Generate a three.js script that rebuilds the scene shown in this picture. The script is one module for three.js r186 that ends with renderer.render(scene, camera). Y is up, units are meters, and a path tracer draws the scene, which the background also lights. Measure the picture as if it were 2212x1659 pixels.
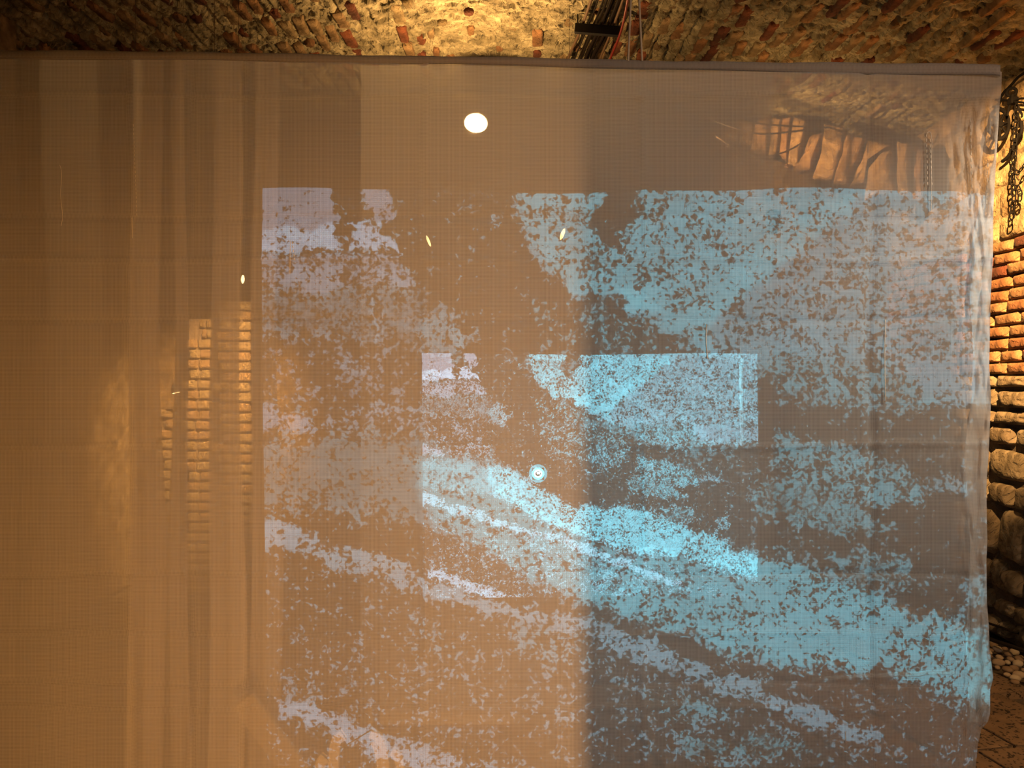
import * as THREE from 'three';
import { mergeGeometries, toCreasedNormals, mergeVertices } from 'three/addons/utils/BufferGeometryUtils.js';
import { RoundedBoxGeometry } from 'three/addons/geometries/RoundedBoxGeometry.js';

// ------------------------------------------------------------------ camera, light, exposure
const W = 2212, H = 1659, F = 1614, EYE = 1.6;
const scene = new THREE.Scene();
scene.background = new THREE.Color(0x000000);
const camera = new THREE.PerspectiveCamera(2 * Math.atan(H / 2 / F) * 180 / Math.PI, W / H, 0.05, 60);
camera.position.set(0, EYE, 0);
camera.lookAt(0, EYE, -5);
const renderer = new THREE.WebGLRenderer({ antialias: true });
renderer.toneMapping = THREE.LinearToneMapping;
renderer.toneMappingExposure = 1.0;
renderer.shadowMap.enabled = true;

const WARM = [1, 0.56, 0.2], AMBER = [1, 0.44, 0.12], NEUTRAL = [1, 0.68, 0.47], PALE = [1, 0.74, 0.5], CYAN = [0.6, 0.97, 1.1];
const POWER = {
  unseenFloodLamp: 77,      // unseen amber flood on the viewer's side, cut off by the unseen pier
  roomFillLamp: 14,       // added fill on the viewer's right, lifts the near sheet's ambient tone
  unseenEdgeLamp: 10,       // out of view, placed to graze the near sheet's crumpled right edge
  unseenUpLamp: 9.5,        // unseen, placed to throw the bright patch on the vault
  vaultLamp: 4.6,     // round lamp facing us
  archLamp: 15,       // lamp seen edge-on: stone arch, right wall, floor
  unseenWallLamp: 180,       // out of view, placed to graze the right-hand wall
  unseenPillarLamp: 80,     // unseen, placed to light the toothed brick pillars
  vaultFillLamp: 1.0,    // faint added fill that lifts the right part of the vault
  floorFillLamp: 13,        // added fill for the floor at the foot of the right-hand wall
  projector: 115,
};

// ------------------------------------------------------------------ helpers
function rng(seed) { let a = seed >>> 0; return () => { a = (a + 0x6D2B79F5) | 0; let t = Math.imul(a ^ (a >>> 15), 1 | a); t = (t + Math.imul(t ^ (t >>> 7), 61 | t)) ^ t; return ((t ^ (t >>> 14)) >>> 0) / 4294967296; }; }
const R = rng(20240611);
const rand = (a, b) => a + (b - a) * R();
const pick = (a) => a[Math.floor(R() * a.length)];
const clamp = (x, a, b) => Math.min(b, Math.max(a, x));
const lerp = (a, b, t) => a + (b - a) * t;
const smooth = (a, b, x) => { const t = clamp((x - a) / (b - a), 0, 1); return t * t * (3 - 2 * t); };
const PERM = new Float32Array(65536); { const r = rng(77); for (let i = 0; i < 65536; i++) PERM[i] = r(); }
function vnoise(x, y) {
  const ix = Math.floor(x), iy = Math.floor(y), fx = x - ix, fy = y - iy;
  const u = fx * fx * (3 - 2 * fx), v = fy * fy * (3 - 2 * fy);
  const h = (a, b) => PERM[((Math.imul(a, 73856093) ^ Math.imul(b, 19349663)) >>> 4) & 65535];
  const a = h(ix, iy), b = h(ix + 1, iy), c = h(ix, iy + 1), d = h(ix + 1, iy + 1);
  return a + (b - a) * u + (c - a) * v + (a - b - c + d) * u * v;
}
function fbm(x, y, n = 4) { let s = 0, a = 0.5, t = 0; for (let i = 0; i < n; i++) { s += a * vnoise(x + i * 17.3, y - i * 9.1); t += a; a *= 0.5; x *= 2.03; y *= 2.03; } return s / t; }
// a point of the room that stands at this pixel of the photograph, at this distance in front of the camera
const at = (px, py, d) => new THREE.Vector3((px - 1106) / F * d, EYE - (py - 829.5) / F * d, -d);
const SIDE = 3.06;                                   // half width of the vaulted room
const onWall = (px, py, x = SIDE - 0.07) => at(px, py, x * F / (px - 1106));
function curve(pts) { // piecewise smooth interpolation through [x, y] points
  return (x) => {
    if (x <= pts[0][0]) return pts[0][1];
    for (let i = 1; i < pts.length; i++) if (x <= pts[i][0]) { const t = (x - pts[i - 1][0]) / (pts[i][0] - pts[i - 1][0]); return lerp(pts[i - 1][1], pts[i][1], t); }
    return pts[pts.length - 1][1];
  };
}
const names = new Map();
function numbered(name) { const n = names.get(name) ?? 0; names.set(name, n + 1); return n ? name + '_' + String(n).padStart(3, '0') : name; }
function tag(o, label, category, group, kind) {
  if (label) o.userData.label = label; if (category) o.userData.category = category;
  if (group) o.userData.group = group; if (kind) o.userData.kind = kind; return o;
}
function thing(name, label, category, pos = [0, 0, 0], group, kind) {
  const o = new THREE.Group(); o.name = numbered(name); o.position.set(...pos); scene.add(o); return tag(o, label, category, group, kind);
}
function part(name, geo, mat, parent) { const m = new THREE.Mesh(geo, mat); m.name = name; parent.add(m); return m; }
function single(name, geo, mat, label, category, group, kind) { const m = new THREE.Mesh(geo, mat); m.name = numbered(name); scene.add(m); return tag(m, label, category, group, kind); }
const counters = new Map();
function piece(name, geo, mat, parent) { const k = parent.uuid + name, n = counters.get(k) ?? 0; counters.set(k, n + 1); return part(n ? name + '_' + String(n).padStart(3, '0') : name, geo, mat, parent); }
function tex(w, h, fn, { srgb = false, repeat, wrap = true } = {}) {
  const d = new Uint8Array(w * h * 4);
  for (let y = 0, i = 0; y < h; y++) for (let x = 0; x < w; x++, i += 4) { const c = fn(x / w, y / h, x, y); d[i] = clamp(c[0], 0, 1) * 255; d[i + 1] = clamp(c[1], 0, 1) * 255; d[i + 2] = clamp(c[2], 0, 1) * 255; d[i + 3] = 255; }
  const t = new THREE.DataTexture(d, w, h, THREE.RGBAFormat); t.magFilter = THREE.LinearFilter; t.minFilter = THREE.LinearMipmapLinearFilter; t.generateMipmaps = true;
  if (wrap) t.wrapS = t.wrapT = THREE.RepeatWrapping; if (srgb) t.colorSpace = THREE.SRGBColorSpace; if (repeat) t.repeat.set(...repeat);
  t.needsUpdate = true; return t;
}
// wrapping noise for tiles
function tileNoise(u, v, f, seed, n = 4) {
  let s = 0, a = 0.5, t = 0;
  for (let i = 0; i < n; i++, f *= 2, a *= 0.5) {
    const x = u * f, y = v * f, ix = Math.floor(x), iy = Math.floor(y), fx = x - ix, fy = y - iy, ux = fx * fx * (3 - 2 * fx), uy = fy * fy * (3 - 2 * fy);
    const h = (p, q) => PERM[((Math.imul(((p % f) + f) % f, 73856093) ^ Math.imul(((q % f) + f) % f, 19349663) ^ (seed + i) * 7919) >>> 2) & 65535];
    const A = h(ix, iy), B = h(ix + 1, iy), C = h(ix, iy + 1), D = h(ix + 1, iy + 1);
    s += a * (A + (B - A) * ux + (C - A) * uy + (A - B - C + D) * ux * uy); t += a;
  }
  return s / t;
}

// ------------------------------------------------------------------ materials
const roughBump = tex(512, 512, (u, v) => { const n = tileNoise(u, v, 8, 3, 6), p = tileNoise(u, v, 24, 9, 3); const k = n * 0.75 + (p > 0.62 ? -0.25 : 0) + 0.2; return [k, k, k]; }, { repeat: [2.2, 2.2] });
const rockTone = tex(512, 512, (u, v) => { const n = tileNoise(u, v, 6, 31, 5), m = tileNoise(u, v, 20, 41, 3); const k = 0.62 + 0.5 * (n - 0.5) + 0.35 * (m - 0.5); return [k + 0.1, k + 0.07, k]; }, { srgb: true, repeat: [1.6, 1.6] });
const fineBump = tex(512, 512, (u, v) => { const n = tileNoise(u, v, 32, 5, 4); return [n, n, n]; }, { repeat: [3, 3] });
const std = (rgb, o = {}) => { const m = new THREE.MeshStandardMaterial({ roughness: 0.92, metalness: 0, ...o }); m.color.setRGB(...rgb); return m; };
const stoneMat = (rgb) => std(rgb, { map: rockTone, bumpMap: roughBump, bumpScale: 0.02 });
const M = {
  mortar: std([0.48, 0.45, 0.34], { map: rockTone, bumpMap: roughBump, bumpScale: 0.05 }),
  wall: std([0.26, 0.19, 0.12], { map: rockTone, bumpMap: roughBump, bumpScale: 0.02 }),
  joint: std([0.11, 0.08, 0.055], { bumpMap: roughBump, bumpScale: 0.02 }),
  plaster: std([0.42, 0.33, 0.22], { map: rockTone, bumpMap: fineBump, bumpScale: 0.004 }),
  bricks: [[0.54, 0.27, 0.14], [0.50, 0.22, 0.11], [0.58, 0.33, 0.19], [0.52, 0.30, 0.17]].map(stoneMat),
  redBricks: [[0.2, 0.06, 0.03], [0.26, 0.085, 0.04], [0.16, 0.05, 0.028]].map(stoneMat),
  vaultStones: [[0.44, 0.33, 0.21], [0.40, 0.28, 0.17], [0.44, 0.26, 0.14], [0.42, 0.34, 0.22], [0.36, 0.20, 0.11]].map(stoneMat),
  blocks: [[0.62, 0.47, 0.30], [0.60, 0.43, 0.26], [0.66, 0.50, 0.32]].map(stoneMat),
  rubble: [[0.46, 0.39, 0.31], [0.40, 0.33, 0.26], [0.50, 0.43, 0.35], [0.37, 0.30, 0.24]].map(stoneMat),
  archStones: [[0.56, 0.40, 0.26], [0.50, 0.33, 0.21], [0.58, 0.36, 0.23]].map(stoneMat),
  pillarBricks: [[0.62, 0.50, 0.32], [0.58, 0.45, 0.28], [0.60, 0.42, 0.25]].map(stoneMat),
  iron: new THREE.MeshPhysicalMaterial({ color: new THREE.Color().setRGB(0.004, 0.003, 0.0025), roughness: 0.85, metalness: 0, specularIntensity: 0.25 }),
  black: std([0.006, 0.005, 0.005], { roughness: 0.6 }),
  cableBlack: std([0.012, 0.009, 0.008], { roughness: 0.3 }),
  cableBrown: std([0.10, 0.06, 0.035], { roughness: 0.6 }),
  cableRed: std([0.16, 0.018, 0.014], { roughness: 0.45 }),
  cord: std([0.88, 0.72, 0.52], { roughness: 0.8 }),
  thread: std([0.9, 0.86, 0.78], { roughness: 0.5 }),
  bentwood: std([0.58, 0.50, 0.36], { roughness: 0.5 }),
  plank: std([0.36, 0.30, 0.21], { roughness: 0.7, bumpMap: fineBump, bumpScale: 0.002 }),
  lampBody: std([0.02, 0.018, 0.016], { roughness: 0.5, metalness: 0.4 }),
  pebbles: [[0.42, 0.31, 0.20], [0.34, 0.24, 0.15], [0.50, 0.40, 0.28], [0.26, 0.17, 0.10]].map((c) => std(c, { roughness: 0.8 })),
};
// cloth: an even weave of pale threads with open gaps, lit through from behind
const weave = tex(64, 64, (u, v, x, y) => { const g = (x % 8 < 5 ? 1 : 0) + (y % 8 < 5 ? 1 : 0), n = PERM[(x >> 3) * 91 + 7] * 0.06 + PERM[(y >> 3) * 53 + 900] * 0.06; const k = (g === 2 ? 1.0 : g === 1 ? 0.88 : 0.6) - n; return [k, k, k]; });
function clothMaterial(rgb, opacity, through, { period = 0.0042, bump = 0.002 } = {}) {
  const a = weave.clone(); a.repeat.set(1 / (period * 8), 1 / (period * 8)); a.needsUpdate = true;
  const m = new THREE.MeshPhysicalMaterial({ roughness: 1, metalness: 0, transmission: through, thickness: 0, transparent: true, opacity, alphaMap: a, side: THREE.DoubleSide, specularIntensity: 0.35, ior: 1.45 });
  m.color.setRGB(...rgb); m.bumpMap = clothBump; m.bumpScale = bump; return m;
}
const clothBump = tex(512, 512, (u, v) => { const n = tileNoise(u, v, 6, 15, 5), w = 1 - Math.abs(2 * tileNoise(u, v, 5, 67, 3) - 1); const k = 0.5 * n + 0.4 * Math.pow(w, 6); return [k, k, k]; }, { repeat: [1.3, 1.3] });
const glow = (rgb, k) => { const m = std([0.8, 0.8, 0.8], { roughness: 0.4 }); m.emissive.setRGB(...rgb); m.emissiveIntensity = k; return m; };

// an irregular block: outline in its own x, y, front towards +z, back flat, edges worn
function stoneGeo(w, h, d, rough = 0.12, n = 12, seed = 1, square = 0.75) {
  const r = rng(seed), ring = [];
  if (square > 0.5) { // worn rectangle: two points per corner, more along the long sides
    const c = Math.min(w, h) * lerp(0.3, 0.1, square), X = w / 2, Y = h / 2, jit = () => 1 - rough * r();
    const side = (x0, y0, x1, y1, k) => { for (let q = 0; q <= k; q++) { const t = q / k, f = jit(), g = jit(); ring.push([lerp(x0, x1, t) * f, lerp(y0, y1, t) * g]); } };
    side(-X + c, -Y, X - c, -Y, w > 1.6 * h ? 3 : 2); side(X, -Y + c, X, Y - c, 1); side(X - c, Y, -X + c, Y, w > 1.6 * h ? 3 : 2); side(-X, Y - c, -X, -Y + c, 1);
  } else for (let i = 0; i < n; i++) {
    const a = (i + 0.15 * (r() - 0.5)) / n * Math.PI * 2, c = Math.cos(a), s = Math.sin(a), p = lerp(2, 9, square);
    const k = 1 / Math.pow(Math.pow(Math.abs(c), p) + Math.pow(Math.abs(s), p), 1 / p) * (1 - rough * r());
    ring.push([c * k * w / 2, s * k * h / 2]);
  }
  return prism(ring, d, Math.min(w, h) * 0.1, rough * d, r);
}
function prism(ring, d, inset, jitter, r) {
  const n = ring.length, pos = [], idx = [], cx = ring.reduce((s, p) => s + p[0], 0) / n, cy = ring.reduce((s, p) => s + p[1], 0) / n;
  const rad = ring.reduce((s, p) => s + Math.hypot(p[0] - cx, p[1] - cy), 0) / n, levels = [[1, 0], [1, d * 0.62], [1 - inset / rad, d * 0.93], [0.5, d]];
  for (const [s, z] of levels) for (const p of ring) pos.push(cx + (p[0] - cx) * s, cy + (p[1] - cy) * s, z + (z > 0 ? (r() - 0.5) * jitter : 0));
  pos.push(cx, cy, d + (r() - 0.5) * jitter);
  for (let l = 0; l < levels.length - 1; l++) for (let i = 0; i < n; i++) { const a = l * n + i, b = l * n + (i + 1) % n; idx.push(a, b, b + n, a, b + n, a + n); }
  const top = (levels.length - 1) * n, c = levels.length * n;
  for (let i = 0; i < n; i++) idx.push(top + i, top + (i + 1) % n, c);
  const uv = []; for (let i = 0; i < pos.length; i += 3) uv.push(pos[i] + r() * 0.002 + cx, pos[i + 1] + pos[i + 2]);
  const g = new THREE.BufferGeometry(); g.setAttribute('position', new THREE.Float32BufferAttribute(pos, 3)); g.setAttribute('uv', new THREE.Float32BufferAttribute(uv, 2)); g.setIndex(idx); g.computeVertexNormals();
  return g;
}
function grid(nx, ny, fn, uvfn) { // fn(u, v) -> Vector3
  const pos = [], uv = [], idx = [];
  for (let j = 0; j <= ny; j++) for (let i = 0; i <= nx; i++) { const p = fn(i / nx, j / ny); pos.push(p.x, p.y, p.z); const t = uvfn ? uvfn(p, i / nx, j / ny) : [p.x, p.y]; uv.push(t[0], t[1]); }
  for (let j = 0; j < ny; j++) for (let i = 0; i < nx; i++) { const a = j * (nx + 1) + i, b = a + 1, c = a + nx + 1, d = c + 1; idx.push(a, c, b, b, c, d); }
  const g = new THREE.BufferGeometry(); g.setAttribute('position', new THREE.Float32BufferAttribute(pos, 3)); g.setAttribute('uv', new THREE.Float32BufferAttribute(uv, 2)); g.setIndex(idx); g.computeVertexNormals(); return g;
}
const box = (w, h, d, x = 0, y = 0, z = 0) => { const g = new THREE.BoxGeometry(w, h, d); g.translate(x, y, z); return boxUV(g); };
function boxUV(g) { const p = g.attributes.position, n = g.attributes.normal, uv = g.attributes.uv; for (let i = 0; i < p.count; i++) { const ax = Math.abs(n.getX(i)), ay = Math.abs(n.getY(i)); if (ax > 0.7) uv.setXY(i, p.getZ(i), p.getY(i)); else if (ay > 0.7) uv.setXY(i, p.getX(i), p.getZ(i)); else uv.setXY(i, p.getX(i), p.getY(i)); } return g; }
function tube(points, r, seg = 24, rad = 8) { return new THREE.TubeGeometry(new THREE.CatmullRomCurve3(points), seg, r, rad, false); }
const moved = (g, x, y, z) => { g.translate(x, y, z); return g; };

// ------------------------------------------------------------------ the room
const BACK = -6.1, FRONT = 3.6;
const vaultY = (x) => 3.9 - 0.045 * x * x;
{
  const floor = thing('floor', 'brown stone-tiled floor with thin dark joints beside the rubble wall', 'floor', [0, 0, 0], null, 'structure');
  part('floor_bed', box(2 * SIDE + 0.8, 0.3, FRONT - BACK + 0.8, 0, -0.19, (FRONT + BACK) / 2), M.joint, floor);
  const tileTone = tex(512, 512, (u, v) => { const n = tileNoise(u, v, 8, 21, 4), p = tileNoise(u, v, 64, 22, 2), k = 0.75 + 0.3 * (n - 0.5) - (p > 0.68 ? 0.42 : 0); return [k, k * 0.97, k * 0.93]; }, { srgb: true, repeat: [1.3, 1.3] });
  const tileMats = [[0.40, 0.27, 0.17], [0.36, 0.24, 0.15], [0.43, 0.30, 0.19]].map((c) => std(c, { map: tileTone, roughness: 0.75, bumpMap: fineBump, bumpScale: 0.002 }));
  // rows run slightly askew of the room, 0.5 m deep, half-bond
  const turn = 0.18, ux = Math.cos(turn), uz = -Math.sin(turn), vx = -uz, vz = ux;   // along the row / across rows
  const ox = 2.225, oz = -3.30;
  const shapes = [0, 1, 2].map((k) => { const g = new RoundedBoxGeometry(0.4 - 0.012, 0.05, 0.5 - 0.012, 1, 0.004); g.deleteAttribute('uv1'); boxUV(g); const uv = g.attributes.uv; for (let i = 0; i < uv.count; i++) uv.setXY(i, uv.getX(i) + k * 0.37, uv.getY(i) + k * 0.71); return g; });
  for (let r = -14; r < 8; r++) for (let c = -17; c < 6; c++) {
    const a = (c + (r & 1 ? 0.5 : 0)) * 0.4 + 0.2, b = r * 0.5 - 0.25, x = ox + a * ux - b * vx * -1 * -1, z = oz + a * uz + b * vz;
    const X = ox + a * ux + b * vx, Z = oz + a * uz + b * vz;
    if (X < -2.9 || X > 2.75 || Z < -5.9 || Z > -1.7) continue;
    if (X < 0.6 && Z < -4.6) continue;
    const m = piece('floor_tile', pick(shapes), pick(tileMats), floor); m.position.set(X, -0.025 + rand(-0.001, 0.001), Z); m.rotation.y = turn;
  }
}
// right wall: backing with individual stones, bricks and blocks in front
const rightWall = thing('wall_right', 'old right-hand wall of brick above dry rubble stone', 'wall', [0, 0, 0], null, 'structure');
part('mortar_bed', box(0.05, 0.86, 4.2, SIDE + 0.045, 2.05, -4.4), M.wall, rightWall);
part('lime_bed', box(0.06, 1.0, 4.2, SIDE + 0.033, 2.99, -4.4), M.plaster, rightWall);
part('wall_core', box(0.4, 3.7, FRONT - BACK + 0.8, SIDE + 0.23, 1.85, (FRONT + BACK) / 2), M.joint, rightWall);
{
  const cache = new Map();
  const geo = (w, h, d, rough, sq) => { const k = [w.toFixed(2), h.toFixed(2), d.toFixed(2), rough, Math.floor(R() * 3)].join(); if (!cache.has(k)) cache.set(k, stoneGeo(w, h, d, rough, 14, Math.floor(R() * 1e9), sq)); return cache.get(k); };
  // front of a stone looks along -x; its own x runs along -z
  const lay = (name, z, y, w, h, d, rough, sq, mat) => { const m = piece(name, geo(w, h, d, rough, sq), mat, rightWall); m.position.set(SIDE + 0.06 + rand(-0.008, 0.008), y, z); m.rotation.set(rand(-0.02, 0.02), -Math.PI / 2 + rand(-0.05, 0.05), rand(-0.03, 0.03)); };
  const NEAR = -2.9, FAR = -6.05;
  // courses from the floor up: [height, kind]
  const rows = [[0.13, 'small'], [0.15, 'small'], [0.2, 'small'], [0.33, 'stone'], [0.17, 'stone'], [0.215, 'stone'], [0.13, 'stone'], [0.1, 'stone'], [0.13, 'stone'], [0.085, 'stone']];
  let y = 0.02;
  for (const [h, kind] of rows) {
    let z = NEAR - rand(0, 0.2);
    while (z > FAR) {
      const w = kind === 'small' ? rand(0.12, 0.24) : rand(0.2, 0.4);
      const hh = h * (kind === 'small' ? rand(0.75, 1.02) : rand(0.92, 1));
      lay('stone', z - w / 2, y + hh / 2, w - 0.015, hh - 0.012, kind === 'small' ? rand(0.07, 0.12) : rand(0.07, 0.1), kind === 'small' ? 0.2 : 0.13, kind === 'small' ? 0.35 : 0.6, pick(M.rubble));
      z -= w;
    }
    y += h;
  }
  let odd = 0;
  while (y < 2.48) { // thin bricks
    let z = NEAR - (odd++ % 2 ? 0.12 : 0) - rand(0, 0.05);
    while (z > FAR) { const w = rand(0.2, 0.27); lay('brick', z - w / 2, y + 0.036, w - 0.008, 0.069, rand(0.06, 0.075), 0.08, 0.85, R() < 0.12 ? pick(M.redBricks) : pick(M.bricks)); z -= w; }
    y += 0.076;
  }
  while (y < 3.42) { // larger lime-washed blocks
    const h = rand(0.13, 0.19);
    let z = NEAR - rand(0, 0.2);
    while (z > FAR) { const w = rand(0.28, 0.46); lay('block', z - w / 2, y + h / 2, w - 0.003, h - 0.003, rand(0.066, 0.078), 0.06, 0.85, pick(M.blocks)); z -= w; }
    y += h;
  }
}
{
  const left = thing('wall_left', 'plain plastered left wall below the vault', 'wall', [0, 0, 0], null, 'structure');
  part('pilaster', box(0.36, 3.7, 2.1, -SIDE + 0.16, 1.85, -3.05), M.plaster, left);
  part('wall_plaster', box(0.4, 3.7, FRONT - BACK + 0.8, -SIDE - 0.2, 1.85, (FRONT + BACK) / 2), M.plaster, left);
  const front = thing('wall_front', 'rough wall closing the cellar behind the viewer', 'wall', [0, 0, 0], null, 'structure');
  part('wall_face', box(2 * SIDE + 0.8, 4.4, 0.4, 0, 2.0, FRONT + 0.2), M.wall, front);
  // back wall with a round-cornered niche
  const back = thing('wall_back', 'rough end wall of the vault with a round-cornered niche', 'wall', [0, 0, 0], null, 'structure');
  const sh = new THREE.Shape([[-3.5, -0.3], [3.5, -0.3], [3.5, 4.4], [-3.5, 4.4]].map((p) => new THREE.Vector2(...p)));
  const n0 = at(1004, 668, -BACK), n1 = at(1150, 480, -BACK), hole = new THREE.Path(), rr = 0.1;
  hole.moveTo(n0.x + rr, n0.y); hole.lineTo(n1.x - rr, n0.y); hole.quadraticCurveTo(n1.x, n0.y, n1.x, n0.y + rr); hole.lineTo(n1.x, n1.y - rr); hole.quadraticCurveTo(n1.x, n1.y, n1.x - rr, n1.y); hole.lineTo(n0.x + rr, n1.y); hole.quadraticCurveTo(n0.x, n1.y, n0.x, n1.y - rr); hole.lineTo(n0.x, n0.y + rr); hole.quadraticCurveTo(n0.x, n0.y, n0.x + rr, n0.y);
  sh.holes.push(hole);
  const g = new THREE.ExtrudeGeometry(sh, { depth: 0.3, bevelEnabled: false, curveSegments: 10 }); g.translate(0, 0, BACK - 0.3);
  part('wall_face', g, M.wall, back);
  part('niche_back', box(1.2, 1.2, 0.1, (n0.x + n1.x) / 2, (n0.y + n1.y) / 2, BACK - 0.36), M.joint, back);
  part('niche_sill', box(n1.x - n0.x + 0.06, 0.05, 0.1, (n0.x + n1.x) / 2, n0.y - 0.03, BACK + 0.02), M.plaster, back);
  part('wall_backing', box(7, 4.7, 0.1, 0, 2.05, BACK - 0.5), M.joint, back);
}
// vault: a solid shell, a rough mortar soffit where it shows, stones and bricks in courses along the room
{
  const vault = thing('ceiling', 'rough segmental vault of bricks and stones in coarse mortar', 'ceiling', [0, 0, 0], null, 'structure');
  const sh = new THREE.Shape(); sh.moveTo(-3.5, 4.3); for (let i = 0; i <= 40; i++) { const x = -3.5 + i * 7 / 40; sh.lineTo(x, vaultY(x) + 0.05); } sh.lineTo(3.5, 4.3);
  const g = new THREE.ExtrudeGeometry(sh, { depth: FRONT - BACK + 0.8, bevelEnabled: false }); g.translate(0, 0, BACK - 0.4);
  part('vault_shell', g, M.wall, vault);
  const relief = (x, z) => { // how far the soffit bulges down
    const distinct = smooth(0.35, 1.0, Math.abs(x + 0.2)), course = Math.abs(((x / 0.088 + 0.35 * (fbm(x * 2, z * 3, 2) - 0.5)) % 1 + 1) % 1 - 0.5) * 2;
    const grooves = -0.022 * distinct * smooth(0.55, 0.95, course) * smooth(0.3, 0.55, fbm(x * 3 + 5, z * 2.2, 2));
    const rg = 1 - Math.abs(2 * fbm(x * 22 + 3, z * 13, 3) - 1), lumps = 0.036 * (fbm(x * 5, z * 6, 3) - 0.5) + 0.016 * (fbm(x * 50, z * 64, 3) - 0.5) + 0.016 * (rg - 0.6);
    const pits = -0.02 * smooth(0.62, 0.72, fbm(x * 18 + 40, z * 26, 2));
    return grooves + lumps + pits;
  };
  const s0 = -3.35, s1 = BACK + 0.02;
  part('mortar', grid(860, 380, (u, v) => { const x = lerp(-SIDE - 0.02, SIDE + 0.02, u), z = lerp(s0, s1, v); return new THREE.Vector3(x, vaultY(x) - relief(x, z), z); }, (p) => [p.x, p.z]), M.mortar, vault);
  const shapes = Array.from({ length: 16 }, (_, k) => stoneGeo(rand(0.18, 0.28), rand(0.06, 0.078), rand(0.03, 0.05), 0.12, 14, 500 + k, 0.85));
  const lumps = Array.from({ length: 8 }, (_, k) => stoneGeo(rand(0.07, 0.14), rand(0.05, 0.09), rand(0.03, 0.05), 0.3, 11, 900 + k, 0.2));
  let count = 0;
  for (let c = -34; c <= 34 && count < 290; c++) {
    const x = c * 0.088, d = smooth(0.3, 1.1, Math.abs(x + 0.2));
    for (let z = -3.55 - rand(0, 0.25); z > -5.5; z -= rand(0.22, 0.3)) {
      if (R() > 0.28 + 0.42 * d) continue;
      const longOne = R() < 0.3 + 0.5 * d, m = piece(longOne ? 'brick' : 'stone', pick(longOne ? shapes : lumps), R() < 0.2 ? pick(M.redBricks) : pick(M.vaultStones), vault);
      m.position.set(x + rand(-0.012, 0.012), vaultY(x) + 0.026, z);
      m.rotation.set(Math.PI / 2 + rand(-0.06, 0.06), rand(-0.08, 0.08) + 0.09 * x, Math.PI / 2 + rand(-0.08, 0.08), 'XYZ');
      count++;
    }
  }
}
{ // unseen pier behind the viewer's right shoulder, placed to cut off the flood lamp
  const pier = thing('unseen_pier', 'unseen square masonry pier behind the viewer, placed to cut off the flood lamp', 'pier', [0, 0, 0], null, 'structure');
  part('pier_shaft', box(0.62, 3.9, 0.5, 1.03, 1.93, 0.62), M.wall, pier);
}

// ------------------------------------------------------------------ lamps
function spotLamp(name, label, { pos, dir, size = 0.06, length = 0.14, color = WARM, glowK = 6, power = 0, angle = 0.7, penumbra = 0.8, beam, soft = 1.5, hang = 'ceiling', flap = false }) {
  const o = thing(name, label, 'lamp', pos.toArray()), d = dir.clone().normalize();
  const body = new THREE.Group(); body.name = 'housing'; body.quaternion.setFromUnitVectors(new THREE.Vector3(0, 0, 1), d); o.add(body);
  const prof = [[0.0, -length], [size * 0.55, -length], [size * 0.7, -length * 0.85], [size * 0.98, -length * 0.35], [size * 1.08, 0.0], [size * 1.08, 0.012], [size * 1.0, 0.012], [size * 0.96, -0.004]].map((p) => new THREE.Vector2(...p));
  const can = new THREE.LatheGeometry(prof, 28); can.rotateX(Math.PI / 2); part('shade', can, M.lampBody, body);
  const face = new THREE.CylinderGeometry(size * 0.95, size * 0.95, 0.006, 32); face.rotateX(Math.PI / 2); face.translate(0, 0, 0.004); part('lamp_lens', face, glow(color, glowK), body);
  if (hang === 'back') { const b = d.clone().multiplyScalar(-length * 0.7); part('bracket', tube([b, new THREE.Vector3(b.x, b.y, (b.z + BACK - pos.z) / 2), new THREE.Vector3(b.x, b.y, BACK - 0.01 - pos.z)], 0.006, 6, 8), M.lampBody, o); }
  else if (hang === 'floor') { const b = d.clone().multiplyScalar(-length * 0.6); part('stand', tube([b, new THREE.Vector3(b.x, -pos.y / 2, b.z), new THREE.Vector3(b.x, -pos.y, b.z)], 0.014, 6, 8), M.lampBody, o); const f = new THREE.CylinderGeometry(0.12, 0.13, 0.02, 24); f.translate(b.x, -pos.y + 0.01, b.z); part('foot', f, M.lampBody, o); }
  else if (hang) { const top = hang === 'ceiling' ? vaultY(pos.x) + 0.02 - pos.y : hang; const b = d.clone().multiplyScalar(-length * 0.6); part('bracket', tube([new THREE.Vector3(b.x, b.y, b.z), new THREE.Vector3(b.x, b.y + top * 0.5, b.z), new THREE.Vector3(b.x, top - 0.0, b.z)], 0.008, 8, 8), M.lampBody, o); }
  if (flap) { // unseen barn door, placed to keep the beam off the wall farther back
    const g = new THREE.BoxGeometry(0.22, 0.26, 0.003); g.translate(-0.11, 0, 0); const m = part('unseen_barn_door', g, M.lampBody, o); m.position.set(0.068, -0.06, -0.137); m.rotation.y = -0.43;
    part('unseen_barn_door_arm', tube([new THREE.Vector3(-0.02, 0.04, 0.02), new THREE.Vector3(-0.06, 0.06, -0.07), new THREE.Vector3(-0.06, 0.05, -0.195)], 0.004, 8, 6), M.lampBody, o);
  }
  if (power) {
    const l = new THREE.SpotLight(new THREE.Color().setRGB(...color), power, 0, angle, penumbra, 2), bd = (beam ?? dir).clone().normalize();
    l.position.copy(d.clone().multiplyScalar(0.03)); l.target.position.copy(l.position).add(bd); l.shadow.radius = soft; l.shadow.mapSize.set(1024, 1024); o.add(l, l.target);
  }
  return o;
}
const vlp = at(1028, 267, 4.9);
spotLamp('spotlight', 'round spotlight glowing straight at the viewer under the vault', { pos: vlp, dir: new THREE.Vector3(0.08, 0.3, 0.95), size: 0.08, color: WARM, glowK: 26, power: POWER.vaultLamp, angle: 1.2, penumbra: 0.9, soft: 1.2, hang: 'back' });
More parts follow.
